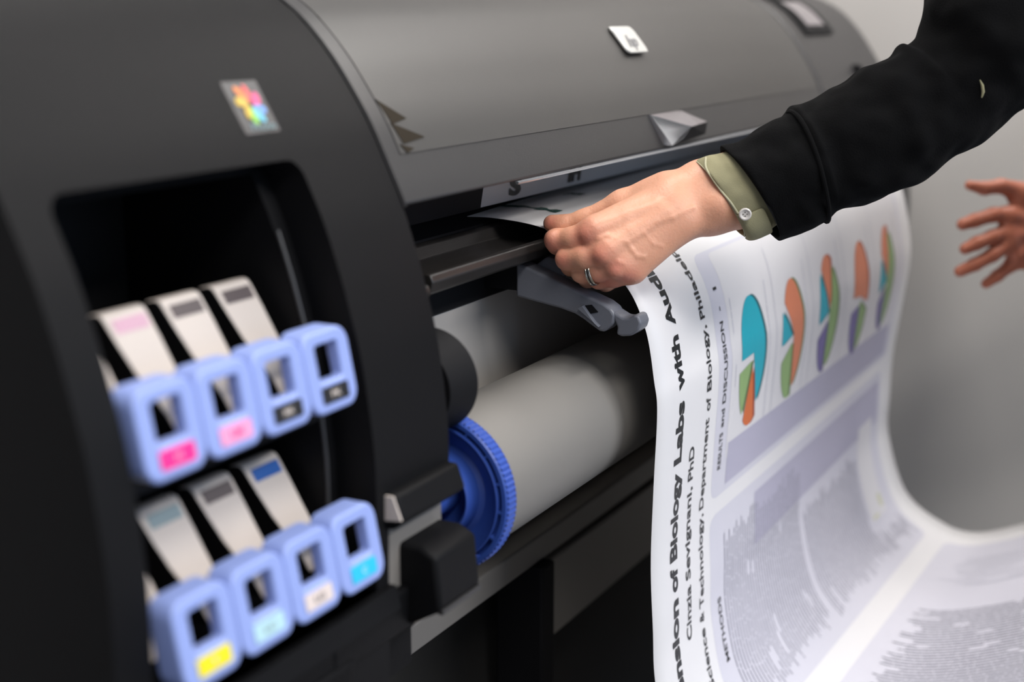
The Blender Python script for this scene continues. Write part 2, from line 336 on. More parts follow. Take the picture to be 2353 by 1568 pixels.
# support arms
def arm_bm(x0, x1, b):
    o1 = [(.6417, .901), (.60, .8875), (.5465, .8688), (.5385, .864), (.5345, .858), (.5358, .8495), (.546, .8405), (.551, .841), (.5587, .8453), (.568, .851), (.5774, .8555), (.592, .859), (.6104, .8618), (.6417, .8665)]
    b.prism(o1, x0, x1)
def make_arm(x0):
    b = MB(); arm_bm(x0, x0 + .024, b); a = P('support_arm', b, M['arm']); bevel(a, .0028, 3, 25)
    q = MB(); n = 10; pts = []
    up = [(.5455, .8655), (.535, .8605), (.527, .8565), (.5205, .8568), (.5155, .8605), (.511, .860)]
    dn = [(.508, .853), (.510, .846), (.518, .8395), (.528, .838), (.5335, .8395), (.5325, .847), (.538, .857)]
    q.prism(up + dn, x0 + .001, x0 + .023); t = q.build('arm_tip', M['arm'], a); bevel(t, .0025, 3, 25)
    q = MB(); q.prism([(.569, .8645), (.559, .8665), (.552, .860), (.562, .857)], x0 - .0008, x0 + .002); q.build('latch_hole', M['deep'], a)
    q = MB(); q.prism([(.5715, .8625), (.5665, .8655), (.560, .8575), (.5535, .850), (.549, .8465), (.5565, .852)], x0 - .006, x0 + .001); l = q.build('arm_latch', M['arm'], a); bevel(l, .001, 2, 25)
    return a
make_arm(.270)
b = MB(); b.box(.275, .292, .640, .70, .872, .898); P('arm_mount', b, M['deep'])
make_arm(.90)
b = MB(); b.prism([(.62, .905), (.60, .900), (.60, .885), (.64, .89)], .294, .345); ar = P('arm_bracket', b, M['arm']); bevel(ar, .003)
# black spindle hub above the blue flange
b = MB(); b.lathex([(.012, 0), (.012, .040), (.05, .0445), (.052, .040), (.060, .036), (.060, 0)], .606, .838, 72); P('upper_spindle_hub', b, M['deep'])
b = MB(); b.lathex([(.06, .0), (.06, .012), (1.2, .012), (1.2, 0)], .64, .82, 24)
# lower left: sloped step, recessed panel, bracket, flanges, feet
b = MB(); b.prism([(.605, .786), (.552, .786), (.545, .766), (.556, .757), (.60, .757)], -.094, .000); s_ = P('step_cover', b, M['black']); bevel(s_, .003, 3)
b = MB(); b.prism([(.60, .785), (.554, .785), (.547, .767), (.60, .76)], -.0955, -.0935); P('step_end_cap', b, M['white'])
b = MB(); b.box(-.082, -.0, .569, .62, .68, .757); P('recessed_panel', b, M['beige'])
b = MB(); b.prism([(.536, .728), (.532, .684), (.56, .668), (.61, .668), (.61, .735), (.55, .735)], -.064, .000); k_ = P('roll_bracket', b, M['black']); bevel(k_, .004, 3)
b = MB(); b.box(-.062, -.002, .531, .536, .681, .685); P('bracket_lip', b, M['frame'])
b = MB(); b.prism([(.556, .712), (.552, .694), (.58, .688), (.60, .712)], -.345, -.09); P('lower_tray', b, M['black'])
b = MB(); b.prism([(.561, .700), (.563, .664), (.568, .658), (.62, .664), (.62, .70)], -.165, -.050); s2 = P('lower_flange', b, M['black']); bevel(s2, .003)
b = MB(); b.prism([(.56, .672), (.565, .636), (.62, .636), (.62, .672)], -.215, -.140); s2 = P('foot_block', b, M['black']); bevel(s2, .004)
# stand
b = MB(); b.box(-.38, 1.62, .70, .76, .516, .548); s2 = P('stand_beam', b, M['beige']); bevel(s2, .003)
b = MB(); b.box(.46, 1.60, .705, .745, .402, .503); s2 = P('stand_beam', b, M['beige']); bevel(s2, .003)
b = MB(); b.box(.425, .458, .688, .75, .30, .515); s2 = P('stand_post', b, M['deep']); bevel(s2, .003)
for x in (-.33, 1.50):
    b = MB(); b.box(x, x + .07, .76, .86, .05, .62); b.box(x - .0, x + .07, .45, 1.05, .03, .07); s2 = P('stand_leg', b, M['black']); bevel(s2, .004)
    for y in (.50, 1.0):
        b = MB(); b.lathex([(x + .02, 0), (x + .02, .024), (x + .05, .024), (x + .05, 0)], y, .0245, 24); b.build('castor', M['deep'], s2)
b = MB(); b.prism([(.80, .60), (.79, .35), (.74, .12), (.72, .115), (.77, .35), (.785, .60)], -.25, 1.48); P('paper_bin', b, M['fabric'])

# ------------------------------------------------------------------ ink cartridges
def ring_plate(mb, outer, inner, y0f, y1f, mi=0, y1i=None):
    """frame between two same-length loops, (x,z) local; y0f front, y1f back"""
    n = len(outer)
    v = [(x, y0f, z) for x, z in outer] + [(x, y0f, z) for x, z in inner] + [(x, y1f, z) for x, z in outer] + [(x, y1f if y1i is None else y1i, z) for x, z in inner]
    f = []
    for i in range(n):
        j = (i + 1) % n
        f += [(i, j, n + j, n + i), (2 * n + i, 3 * n + i, 3 * n + j, 2 * n + j), (i, 2 * n + i, 2 * n + j, j), (n + i, n + j, 3 * n + j, 3 * n + i)]
    mb.add(v, f, mi)
UW, UH, PITCH = .0547, .0565, .0553
def cartridge(idx, row, lab, stripe, txt, label, body=True):
    x0 = -.3475 + PITCH * idx + (.001 if row else 0)
    base = (x0, .573 if row == 0 else .5535, .867 if row == 0 else .737)
    c = thing('ink_cartridge', label, 'ink cartridge', base, 'ink cartridges in the printer bay')
    tilt = .20
    def L(x, y, z): return (base[0] + x, base[1] + y + z * tilt - .003, base[2] + z)
    mb = MB()
    out = [(UW / 2 + a, UH / 2 + b_) for a, b_ in rrect(UW, UH, .0115, 5)]
    inn = [(.0275 + a, .0345 + b_) for a, b_ in rrect(.027, .0255, .003, 5)]
    n = len(out)
    ring_plate(mb, out, inn, -.010, .011, y1i=.000)
    mb.v = [L(*p) for p in mb.v]
    fr = mb.build('front_frame', M['blueframe'], c); bevel(fr, .0022, 3, 40)
    q = MB(); o2 = [(.028 + a, .0125 + b_) for a, b_ in rrect(.031, .0115, .001, 2)]; n2 = len(o2)
    q.add([L(x, -.0108, z) for x, z in o2] + [L(x, -.009, z) for x, z in o2], [tuple(range(n2)), tuple(range(2 * n2 - 1, n2 - 1, -1))] + [(i, (i + 1) % n2, (i + 1) % n2 + n2, i + n2) for i in range(n2)])
    lb = q.build('colour_label', M[lab], c)
    V, Fc = unit_text(txt, .02, 5)
    wt = .0055 * len(txt)
    mesh('label_lettering', [L(.028 - wt / 2 + wt * a[0], -.0111, .0105 + .0045 * a[1]) for a in V], Fc, M['white'] if lab in ('blk',) else M[{'magenta': 'pink', 'pink': 'magenta', 'yellow': 'cream', 'aqua': 'tealg', 'cream': 'taupe', 'cyan': 'aqua'}[lab]], lb, smooth=False)
    # body: ivory tank, curved front edge, left flank cut back towards the bottom
    dy, dz = (0, 0) if row == 0 else (-.0185, -.1305)
    fp = [(.607, .870), (.611, .885), (.619, .900), (.6285, .915), (.638, .931), (.648, .9465), (.651, .950), (.655, .951)]
    hh = [(.664, .949), (.672, .930), (.69, .870)]
    yz = [(y + dy, z + dz) for y, z in fp + hh]; zt = .951 + dz
    def xl(p):
        if not idx: return x0 + .0035
        t = (zt - p[1]) / .07
        return x0 + .0065 + (.0215 * max(0, t - .25) ** 1.15 if p[0] < .70 + dy else 0)
    q = MB(); q.prism(yz, 0, x0 + .0475, x0f=xl, capmi=1 if idx else 0); bd = q.build('tank', [M['white'], M['deep']], c); bevel(bd, .0016, 3, 50)
    ya, yb = .6425 + dy, .6475 + dy; za, zb = .938 + dz, .9465 + dz
    q = MB(); q.add([(x0 + .012, ya - .0004, za), (x0 + .043, ya - .0004, za), (x0 + .043, yb - .0004, zb), (x0 + .012, yb - .0004, zb),
                     (x0 + .012, ya + .001, za), (x0 + .043, ya + .001, za), (x0 + .043, yb + .001, zb), (x0 + .012, yb + .001, zb)],
                    [(0, 1, 2, 3), (7, 6, 5, 4), (0, 4, 5, 1), (2, 6, 7, 3), (1, 5, 6, 2), (0, 3, 7, 4)])
    q.build('colour_stripe', M[stripe], c, smooth=False)
    return c
rows = [
    (0, 0, 'magenta', 'magenta', 'M', 'blue-framed ink cartridge with bright magenta label, upper row'),
    (1, 0, 'pink', 'rose', 'LM', 'blue-framed ink cartridge with pale pink label, upper row'),
    (2, 0, 'blk', 'taupe', 'MK', 'blue-framed ink cartridge with black label, beside the pale pink one'),
    (3, 0, 'blk', 'taupe', 'PK', 'blue-framed ink cartridge with black label at the right end of the upper row'),
    (0, 1, 'yellow', 'yellow', 'Y', 'blue-framed ink cartridge with yellow label, lower row'),
    (1, 1, 'aqua', 'tealg', 'LC', 'blue-framed ink cartridge with pale aqua label, lower row'),
    (2, 1, 'cream', 'taupe', 'LG', 'blue-framed ink cartridge with cream label, lower row'),
    (3, 1, 'cyan', 'navy', 'C', 'blue-framed ink cartridge with bright cyan label at the right end of the lower row')]
for r in rows: cartridge(*r)

# ------------------------------------------------------------------ media roll with blue flange
RY, RZ = .606, .735
roll = thing('paper_roll', 'wide roll of blank paper loaded under the printer output, blue flange on its end', 'paper roll', (.64, RY, RZ))
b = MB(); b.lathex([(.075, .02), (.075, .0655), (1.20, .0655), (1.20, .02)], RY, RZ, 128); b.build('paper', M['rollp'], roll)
b = MB()
def kn(i, k, r): return r + (.0011 if (k // 2) % 2 and i in (0, 1) else 0)
SG = 360
b.lathex([(.052, .0715), (.066, .0715)], RY, RZ, SG, kn)
b.lathex([(.066, .0722), (.066, .067), (.0675, .060), (.0675, .025)], RY, RZ, 96)
b.lathex([(.052, .0715), (.0505, .0705), (.0505, .0668), (.0565, .0666), (.0565, .0628), (.0505, .0625), (.0500, .0615), (.053, .0600), (.0600, .050), (.0625, .044), (.0600, .0395), (.045, .0375), (.0435, .036), (.045, .034), (.060, .032), (.062, .020), (.03, .018), (.03, .0)], RY, RZ, 144)
for k in range(16):      # webs across the rim channel
    a = 2 * math.pi * (k + .3) / 16; ca, sa = math.cos(a), math.sin(a); t = .0011
    v = []
    for rr in (.0622, .0670):
        for s2 in (-t, t):
            for x in (.0510, .0566): v.append((x, RY + rr * ca - s2 * sa, RZ + rr * sa + s2 * ca))
    b.add(v, [(0, 2, 3, 1), (4, 5, 7, 6), (0, 1, 5, 4), (2, 6, 7, 3), (0, 4, 6, 2), (1, 3, 7, 5)])
b.build('blue_flange', M['royal'], roll, angle=30)
b = MB(); b.lathex([(-.03, 0), (-.03, .012), (1.24, .012), (1.24, 0)], RY, RZ, 32); b.build('spindle', M['deep'], roll)

# ------------------------------------------------------------------ printed poster
NP = np.array([(.80, .942), (.728, .938), (.68, .9385), (.626, .932), (.575, .912), (.536, .881), (.515, .84), (.505, .79), (.501, .758), (.503, .68), (.504, .60), (.500, .53), (.496, .473), (.48, .40), (.44, .34), (.38, .31), (.30, .31), (.20, .34), (.10, .38)])
FP = np.array([(.74, .945), (.70, .95), (.65, .95), (.60, .945), (.545, .93), (.50, .905), (.48, .879), (.466, .82), (.462, .774), (.470, .70), (.479, .623), (.480, .56), (.478, .497), (.446, .409), (.39, .368), (.337, .359), (.266, .386), (.16, .44), (.06, .49)])
PX0, PW = .30, .914
def cr(Pt, t):
    n = len(Pt) - 1; i = np.clip(np.floor(t).astype(int), 0, n - 1); u = (t - i)[..., None]
    g = lambda k: Pt[np.clip(k, 0, n)]
    a, b_, c, d_ = g(i - 1), g(i), g(i + 1), g(i + 2)
    return .5 * ((2 * b_) + (c - a) * u + (2 * a - 5 * b_ + 4 * c - d_) * u * u + (3 * b_ - a - 3 * c + d_) * u ** 3)
_ts = np.linspace(0, 18, 1801); _M = (cr(NP, _ts) + cr(FP, _ts)) / 2
_ss = np.concatenate([[0], np.cumsum(np.linalg.norm(np.diff(_M, axis=0), axis=1))])
_i17 = 1700
SMAX = _ss[-1]
def PS(s, w_):
    s = np.asarray(s, float); w_ = np.asarray(w_, float); t = np.interp(s, _ss, _ts); k = (w_ / PW)[..., None]
    q = cr(NP, t) * (1 - k) + cr(FP, t) * k
    return np.concatenate([(PX0 + w_)[..., None], q], -1)
def PSn(s, w_, off):
    p = PS(s, w_); a = PS(np.asarray(s) + .002, w_) - PS(np.asarray(s) - .002, w_)
    n = np.stack([np.zeros(len(a)), a[:, 2], -a[:, 1]], -1); n /= np.linalg.norm(n, axis=1, keepdims=True)
    return p + n * off
poster = thing('printed_poster', 'large white printed poster with pie charts, hanging from the printer', 'poster', (.75, .5, .31))
ns, nw = 260, 24
sg, wg = np.meshgrid(np.linspace(.01, SMAX, ns), np.linspace(0, PW, nw), indexing='ij')
pt = PS(sg.ravel(), wg.ravel())
fc = [(i * nw + j, i * nw + j + 1, (i + 1) * nw + j + 1, (i + 1) * nw + j) for i in range(ns - 1) for j in range(nw - 1)]
sheet = mesh('paper_sheet', pt, fc, M['paper'], poster)
sd = sheet.modifiers.new('thick', 'SOLIDIFY'); sd.thickness = .0003; sd.offset = 0
def quad_grid(q, s0, s1, w0, w1, off, mi=0, ds=.006, skew=0):
    a = max(1, int(abs(s1 - s0) / ds)); c = max(1, int(abs(w1 - w0) / .06))
    S, Wv = np.meshgrid(np.linspace(s0, s1, a + 1), np.linspace(w0, w1, c + 1), indexing='ij')
    v = PSn(S.ravel(), Wv.ravel(), off); m_ = c + 1
    q.add(v, [(i * m_ + j, i * m_ + j + 1, (i + 1) * m_ + j + 1, (i + 1) * m_ + j) for i in range(a) for j in range(c)], mi)
def rpanel(q, s0, s1, w0, w1, r, off, mi=0):
    """rounded panel: strips across s"""
    ss = np.unique(np.concatenate([np.linspace(s0, s0 + r, 8), np.arange(s0 + r, s1 - r, .006), np.linspace(s1 - r, s1, 8)]))
    v = []
    K = 8
    for s in ss:
        d_ = min(s - s0, s1 - s); c = 0 if d_ >= r else r - math.sqrt(max(r * r - (r - d_) ** 2, 0))
        v.append(np.stack([np.full(K + 1, s), np.linspace(w0 + c, w1 - c, K + 1)], -1))
    v = np.concatenate(v); p = PSn(v[:, 0], v[:, 1], off); m_ = K + 1
    q.add(p, [(i * m_ + j, i * m_ + j + 1, (i + 1) * m_ + j + 1, (i + 1) * m_ + j) for i in range(len(ss) - 1) for j in range(K)], mi)
# panels
q = MB(); rpanel(q, .262, .541, .158, .868, .016, .00025); q.build('print_panel', M['lav'], poster, smooth=True)
q = MB(); rpanel(q, .560, .830, .158, .852, .016, .00025); q.build('print_panel', M['lav'], poster, smooth=True)
q = MB(); rpanel(q, .862, SMAX - .02, .158, .858, .016, .00025); q.build('print_panel', M['lav'], poster, smooth=True)
q = MB(); rpanel(q, .266, .505, .195, .858, .01, .0004); q.build('chart_panel', M['pale'], poster)
q = MB(); quad_grid(q, .485, .533, .20, .85, .0005); quad_grid(q, .575, .64, .30, .84, .0005); q.build('tinted_band', M['lavd'], poster)
q = MB(); rpanel(q, .625, .762, .742, .812, .004, .0006); q.build('white_inset_box', M['pale'], poster)
q = MB(); quad_grid(q, .735, .752, .792, .806, .0008); quad_grid(q, .756, .760, .750, .775, .0008); q.build('inset_mark', mat('pale_olive_ink', (.58, .58, .42), .5, var=.1), poster)
# text blocks of fine printed lines
random.seed(4)
def lines(q, s0, s1, w0, w1, pitch, h, fill=.97, ds=.006, mi=0, ragged=.02, off=.0006, mx=.030):
    wv = w0
    while wv < w1:
        s = s0 + random.random() * ragged; e = s1 - random.random() * ragged
        while s < e:
            l = random.uniform(.006, mx)
            if random.random() < fill: quad_grid(q, s, min(s + l, e), wv, wv + h * random.uniform(.85, 1.05), off, mi)
            s += l + random.uniform(.0009, .0016)
        wv += pitch
q = MB(); lines(q, .585, .815, .200, .47, .0078, .0022); q.build('fine_text_block', M['greyink'], poster, smooth=False)
q = MB(); lines(q, .655, .815, .49, .73, .0082, .0022); lines(q, .775, .82, .74, .84, .0068, .002); q.build('fine_text_block', M['greyink'], poster, smooth=False)
q = MB(); lines(q, .885, SMAX - .035, .20, .62, .0078, .0027, ragged=.03, mx=.022); q.build('fine_text_block', M['darkgreyink'], poster, smooth=False)
q = MB(); lines(q, .885, SMAX - .035, .70, .80, .011, .0018, fill=.95, ragged=.05); quad_grid(q, .945, 1.04, .700, .703, .0007); q.build('fine_text_block', M['paleink'], poster, smooth=False)
for k in range(5):
    q = MB(); w0 = .212 + .131 * k; lines(q, .31, .49, w0 + .098, w0 + .103, .006, .0016, fill=1); q.build('chart_caption', M['paleink'], poster, smooth=False)
for a, e in ((.31, .37), (.385, .43)):
    q = MB(); lines(q, a, e, .206, .214, .008, .0015); q.build('chart_caption', M['paleink'], poster, smooth=False)
for k in range(1, 5):
    q = MB(); w0 = .203 + .131 * k; quad_grid(q, .285, .50, w0 - .0005, w0 + .0008, .0006); q.build('chart_divider', M['paleink'], poster, smooth=False)
# title lettering
def word(q, txt, s_start, s_end, wbase, cap, bold=.03, off=.0006, mi=0):
    V, Fc = unit_text(txt, bold, .25)
    p = PSn(s_start + (s_end - s_start) * V[:, 0], wbase - cap * V[:, 1], off); q.add(p, Fc, mi)
q = MB()
for t, a, e in (('Dimension', .800, .612), ('of', .604, .578), ('Biology', .571, .476), ('Labs', .467, .402), ('with', .389, .324), ('Audio', .313, .243)): word(q, t, a, e, .0655, .0178, .04)
q.build('title_lettering', M['ink'], poster, smooth=False)
q = MB()
for t, a, e in (('Cinzia', .674, .611), ('Sevignani,', .604, .504), ('PhD', .496, .459)): word(q, t, a, e, .1005, .0125, .02)
q.build('author_lettering', M['ink'], poster, smooth=False)
q = MB()
for t, a, e in (('Science', .752, .677), ('&', .669, .657), ('Technology,', .651, .546), ('Department', .540, .439), ('of', .431, .416), ('Biology,', .409, .331), ('Philadelphia', .323, .222)): word(q, t, a, e, .1365, .0115, .02)
q.build('department_lettering', M['ink'], poster, smooth=False)
q = MB()
for t, a, e in (('RESULTS', .509, .467), ('and', .461, .440), ('DISCUSSION', .434, .337), ('-', .325, .320), ('I', .301, .298)): word(q, t, a, e, .181, .009, .02)
q.build('heading_lettering', M['ink'], poster, smooth=False); q = MB()
for t, a, e in (('METHODS', .742, .660),): word(q, t, a, e, .188, .009, .02)
q.build('heading_lettering', M['ink'], poster, smooth=False)
q = MB()
GI = mat('green_black_ink', (.01, .06, .045), .4)
word(q, 'Materials', .134, -.0 + .012, .086, .016, .06); q.build('upper_lettering', GI, poster, smooth=False)
q = MB(); word(q, 'and', .105, .085, .20, .02, .04)
q.build('upper_lettering', GI, poster, smooth=False)
# exploded 3D-look pie charts; angles in degrees, 0 = towards larger w, 90 = towards smaller s
def slice_(q, cs, cw, a0, a1, rs_, rw, mi, shift=0, off=.0008):
    am = math.radians((a0 + a1) / 2); cs -= shift * math.sin(am) * rs_; cw += shift * math.cos(am) * rw
    n = max(3, int(abs(a1 - a0) / 8)); ang = [math.radians(a0 + (a1 - a0) * k / n) for k in range(n + 1)]; K = 6
    pts = [(cs, cw)]; f = []
    for r in range(1, K + 1):
        for a in ang: pts.append((cs - rs_ * math.sin(a) * r / K, cw + rw * math.cos(a) * r / K))
    m_ = n + 1
    for k in range(n): f.append((0, 1 + k, 2 + k))
    for r in range(K - 1):
        for k in range(n): f.append((1 + r * m_ + k, 1 + r * m_ + k + 1, 1 + (r + 1) * m_ + k + 1, 1 + (r + 1) * m_ + k))
    pts = np.array(pts); q.add(PSn(pts[:, 0], pts[:, 1], off), f, mi)
def pie(cs, cw, rs_, rw, slices):
    for (a0, a1, c, cd, sh) in slices:
        q = MB(); slice_(q, cs, cw + .007, a0, a1, rs_, rw, 1, sh, .0007); slice_(q, cs, cw, a0, a1, rs_, rw, 0, sh, .0009)
        q.build('pie_slice', [M[c], M[cd]], poster, smooth=False)
pie(.399, .258, .070, .036, [(-62, 182, 'teal', 'teald', .06), (186, 236, 'green', 'greend', .14), (240, 294, 'orange', 'oranged', .16)])
pie(.405, .392, .070, .034, [(-75, 140, 'orangel', 'greend', .05), (150, 186, 'teal', 'teald', .15), (196, 280, 'green', 'greend', .12)])
pie(.405, .528, .070, .034, [(62, 128, 'orangel', 'oranged', .08), (130, 188, 'teal', 'teald', .12), (-88, 58, 'green', 'greend', .03), (196, 268, 'violet', 'violetd', .14)])
pie(.411, .664, .071, .032, [(-10, 178, 'orangel', 'oranged', .06), (186, 272, 'violet', 'violetd', .14), (-84, -14, 'green', 'greend', .06)])
pie(.408, .790, .068, .030, [(76, 150, 'orangel', 'oranged', .08), (152, 192, 'teal', 'teald', .12), (-88, 72, 'green', 'greend', .03), (198, 268, 'violet', 'violetd', .12)])

# ------------------------------------------------------------------ implicit-surface modelling for skin
def capsule(p, a, b_, ra, rb):
    ab = b_ - a; t = np.clip(((p - a) @ ab) / max(ab @ ab, 1e-12), 0, 1)
    return np.linalg.norm(p - a - t[:, None] * ab, axis=1) - (ra + (rb - ra) * t)
def smin(a, b_, k):
    h = np.maximum(k - np.abs(a - b_), 0) / k; return np.minimum(a, b_) - h * h * k * .25
def surface_nets(fn, lo, hi, h):
    n = np.ceil((hi - lo) / h).astype(int) + 1
    ax = [lo[i] + h * np.arange(n[i]) for i in range(3)]
    G = np.stack(np.meshgrid(*ax, indexing='ij'), -1).reshape(-1, 3)
    val = np.concatenate([fn(c) for c in np.array_split(G, max(1, len(G) // 200000))]).reshape(n)
    cn = [val[i:n[0] - 1 + i, j:n[1] - 1 + j, k:n[2] - 1 + k] for i in (0, 1) for j in (0, 1) for k in (0, 1)]
    st = np.stack(cn, -1); mask = (st.min(-1) < 0) & (st.max(-1) >= 0)
    idx = -np.ones(mask.shape, int); idx[mask] = np.arange(mask.sum()); cells = np.argwhere(mask); S8 = st[mask]
    offs = np.array([(i, j, k) for i in (0, 1) for j in (0, 1) for k in (0, 1)])
    acc = np.zeros((len(cells), 3)); cnt = np.zeros(len(cells))
    for a in range(8):
        for b_ in range(a + 1, 8):
            if np.abs(offs[a] - offs[b_]).sum() != 1: continue
            va, vb = S8[:, a], S8[:, b_]; m_ = (va < 0) != (vb < 0); t = np.where(m_, va / np.where(m_, va - vb, 1), 0)
            acc += m_[:, None] * (offs[a] + t[:, None] * (offs[b_] - offs[a])); cnt += m_
    V = lo + h * (cells + acc / cnt[:, None]); Fq = []
    for ax_ in range(3):
        o1, o2 = [i for i in range(3) if i != ax_]
        sl = [slice(0, n[i] - 1) for i in range(3)]; A = val[tuple(sl)].copy(); sl2 = list(sl); sl2[ax_] = slice(1, n[ax_]); B = val[tuple(sl2)]
        E = np.argwhere((A < 0) != (B < 0)); E = E[(E[:, o1] > 0) & (E[:, o2] > 0)]
        d1 = np.zeros(3, int); d1[o1] = 1; d2 = np.zeros(3, int); d2[o2] = 1
        q = np.stack([idx[tuple((E - d1 - d2).T)], idx[tuple((E - d2).T)], idx[tuple(E.T)], idx[tuple((E - d1).T)]], -1)
        Fq.append(q[(q >= 0).all(1)])
    return V, np.concatenate(Fq)
def project(fn, V, it=3):
    e = 2e-4
    for _ in range(it):
        f0 = fn(V); g = np.stack([(fn(V + np.eye(3)[i] * e) - fn(V - np.eye(3)[i] * e)) / (2 * e) for i in range(3)], -1)
        V = V - np.clip(f0, -.002, .002)[:, None] * g / np.maximum((g * g).sum(1), .3)[:, None]
    return V
mm = .001

# ---- the hand pulling the sheet
def N_(px, py, d, r): return (cp(px, py, d), r * mm)
arm_nodes = [N_(2000, 250, 1.36, 30), N_(1790, 370, 1.37, 27), N_(1612, 424, 1.372, 22), N_(1545, 452, 1.368, 22)]
arm_nodes2 = [N_(2030, 320, 1.36, 30), N_(1815, 445, 1.365, 27), N_(1632, 484, 1.366, 22.5), N_(1560, 502, 1.358, 20)]
mets = [(N_(1545, 458, 1.366, 20), N_(1368, 532, 1.348, 15.5)), (N_(1540, 485, 1.360, 20), N_(1398, 577, 1.340, 15)),
        (N_(1545, 500, 1.358, 20), N_(1426, 606, 1.342, 14.5)), (N_(1560, 508, 1.360, 19), N_(1452, 618, 1.350, 14.5))]
palmfill = [(N_(1500, 470, 1.380, 20), N_(1430, 560, 1.372, 17)), (N_(1500, 520, 1.375, 18), N_(1450, 590, 1.372, 15))]
thumb = [N_(1530, 440, 1.380, 19), N_(1432, 474, 1.388, 15.5), N_(1345, 507, 1.397, 10.5), N_(1290, 519, 1.402, 9.4), N_(1268, 514, 1.4030, 8.6)]
fingers = [
    [N_(1368, 532, 1.348, 14), N_(1318, 549, 1.356, 11.4), N_(1279, 553, 1.368, 11.2), N_(1281, 562, 1.393, 9.8), N_(1305, 553, 1.414, 8)],
    [N_(1398, 577, 1.340, 14), N_(1345, 592, 1.347, 11.5), N_(1303, 595, 1.360, 10.8), N_(1312, 612, 1.386, 9.5), N_(1345, 610, 1.400, 8)],
    [N_(1426, 606, 1.342, 13.5), N_(1375, 622, 1.350, 10.8), N_(1337, 626, 1.362, 10), N_(1350, 640, 1.386, 9), N_(1385, 632, 1.396, 8)],
    [N_(1452, 618, 1.350, 13), N_(1412, 636, 1.356, 10), N_(1376, 642, 1.368, 9.2), N_(1392, 650, 1.388, 8.4), N_(1422, 640, 1.394, 7.5)]]
def chain(p, nodes, k):
    d_ = None
    for (a, ra), (b_, rb) in zip(nodes[:-1], nodes[1:]):
        c = capsule(p, a, b_, ra, rb); d_ = c if d_ is None else smin(d_, c, k)
    return d_
def hand_base(p):
    pal = smin(chain(p, arm_nodes, .01), chain(p, arm_nodes2, .01), .022)
    for a, b_ in mets + palmfill: pal = smin(pal, capsule(p, a[0], b_[0], a[1], b_[1]), .011)
    th = chain(p, thumb, .007); pal = smin(pal, th, .010)
    fi = None
    for fgr in fingers:
        c = chain(p, fgr, .0035); fi = c if fi is None else smin(fi, c, .0016)
    return smin(pal, fi, .006)
def surf_pt(fn, px, py, d0=1.25, d1=1.45, inset=0.0):
    r = ray(px, py); t = np.linspace(d0, d1, 400); v = fn(CAM + r[None] * t[:, None]); i = int(np.argmax(v < 0))
    return CAM + r * (t[i] + inset)
def vein(pts, r, inset): return [(surf_pt(hand_base, x, y, inset=inset), r) for x, y in pts]
veins = [vein([(1590, 478), (1545, 500), (1510, 510), (1478, 535), (1440, 557), (1415, 553), (1398, 543), (1375, 549)], .0020, .0011),
         vein([(1440, 557), (1452, 575), (1462, 588), (1480, 590)], .0014, .0012), vein([(1372, 575), (1398, 543)], .0012, .0011),
         vein([(1392, 610), (1420, 602), (1432, 606)], .0012, .0011), vein([(1478, 535), (1500, 560), (1520, 566)], .0012, .0012)]
tendons = [vein([(1370, 527), (1440, 500), (1510, 475)], .0045, .0042), vein([(1402, 570), (1450, 535), (1530, 490)], .0045, .0044)]
knucks = [(surf_pt(hand_base, 1352, 541, inset=.005), .0065), (surf_pt(hand_base, 1385, 588, inset=.004), .007), (surf_pt(hand_base, 1412, 622, inset=.004), .006), (surf_pt(hand_base, 1268, 548, inset=.004), .006)]
ulna = (surf_pt(hand_base, 1655, 470, inset=.008), .012)
def hand_sdf(p):
    d_ = hand_base(p)
    near = np.abs(d_) < .012
    if near.any():
        q = p[near]; e = d_[near]
        for v in tendons: e = smin(e, chain(q, v, .004), .008)
        for c, r in knucks: e = smin(e, np.linalg.norm(q - c, axis=1) - r, .006)
        e = smin(e, np.linalg.norm(q - ulna[0], axis=1) - ulna[1], .012)
        for v in veins: e = smin(e, chain(q, v, .002), .0028)
        d_ = d_.copy(); d_[near] = e
    return d_
def skin_mesh(name, fn, pts, m, parent, h=.0018, pad=.04, cutfn=None):
    A = np.array([q[0] for q in pts]); rr = np.array([q[1] for q in pts])
    lo = (A - rr[:, None]).min(0) - .012; hi = (A + rr[:, None]).max(0) + .012
    V, Fq = surface_nets(fn, lo, hi, h); V = project(fn, V, 3)
    o = mesh(name, V, Fq, m, parent, True, 180)
    sb = o.modifiers.new('sub', 'SUBSURF'); sb.levels = 1; sb.render_levels = 1
    return o
person = thing('person', 'person in black jacket and olive shirt pulling the poster out with a ringed hand', 'person', tuple(cp(2900, 700, 1.5)))
allp = [*arm_nodes, *arm_nodes2, *thumb] + [n for f_ in fingers for n in f_] + [n for m_ in mets for n in m_]
hand = skin_mesh('body', hand_sdf, allp, M['skin'], person)
hv_ = np.array([v.co[:] for v in hand.data.vertices])   # reddish knuckles and fingertips
fl_ = np.zeros(len(hv_))
for c_, r_ in [(surf_pt(hand_base, x, y), rr) for x, y, rr in ((1342, 542, .015), (1378, 590, .014), (1412, 618, .012), (1262, 565, .015), (1290, 600, .010), (1395, 650, .020), (1262, 512, .008), (1440, 640, .014))]:
    fl_ = np.maximum(fl_, np.exp(-(np.linalg.norm(hv_ - c_, axis=1) / r_) ** 2))
at_ = hand.data.attributes.new('flush', 'FLOAT', 'POINT'); at_.data.foreach_set('value', fl_.astype(np.float32))

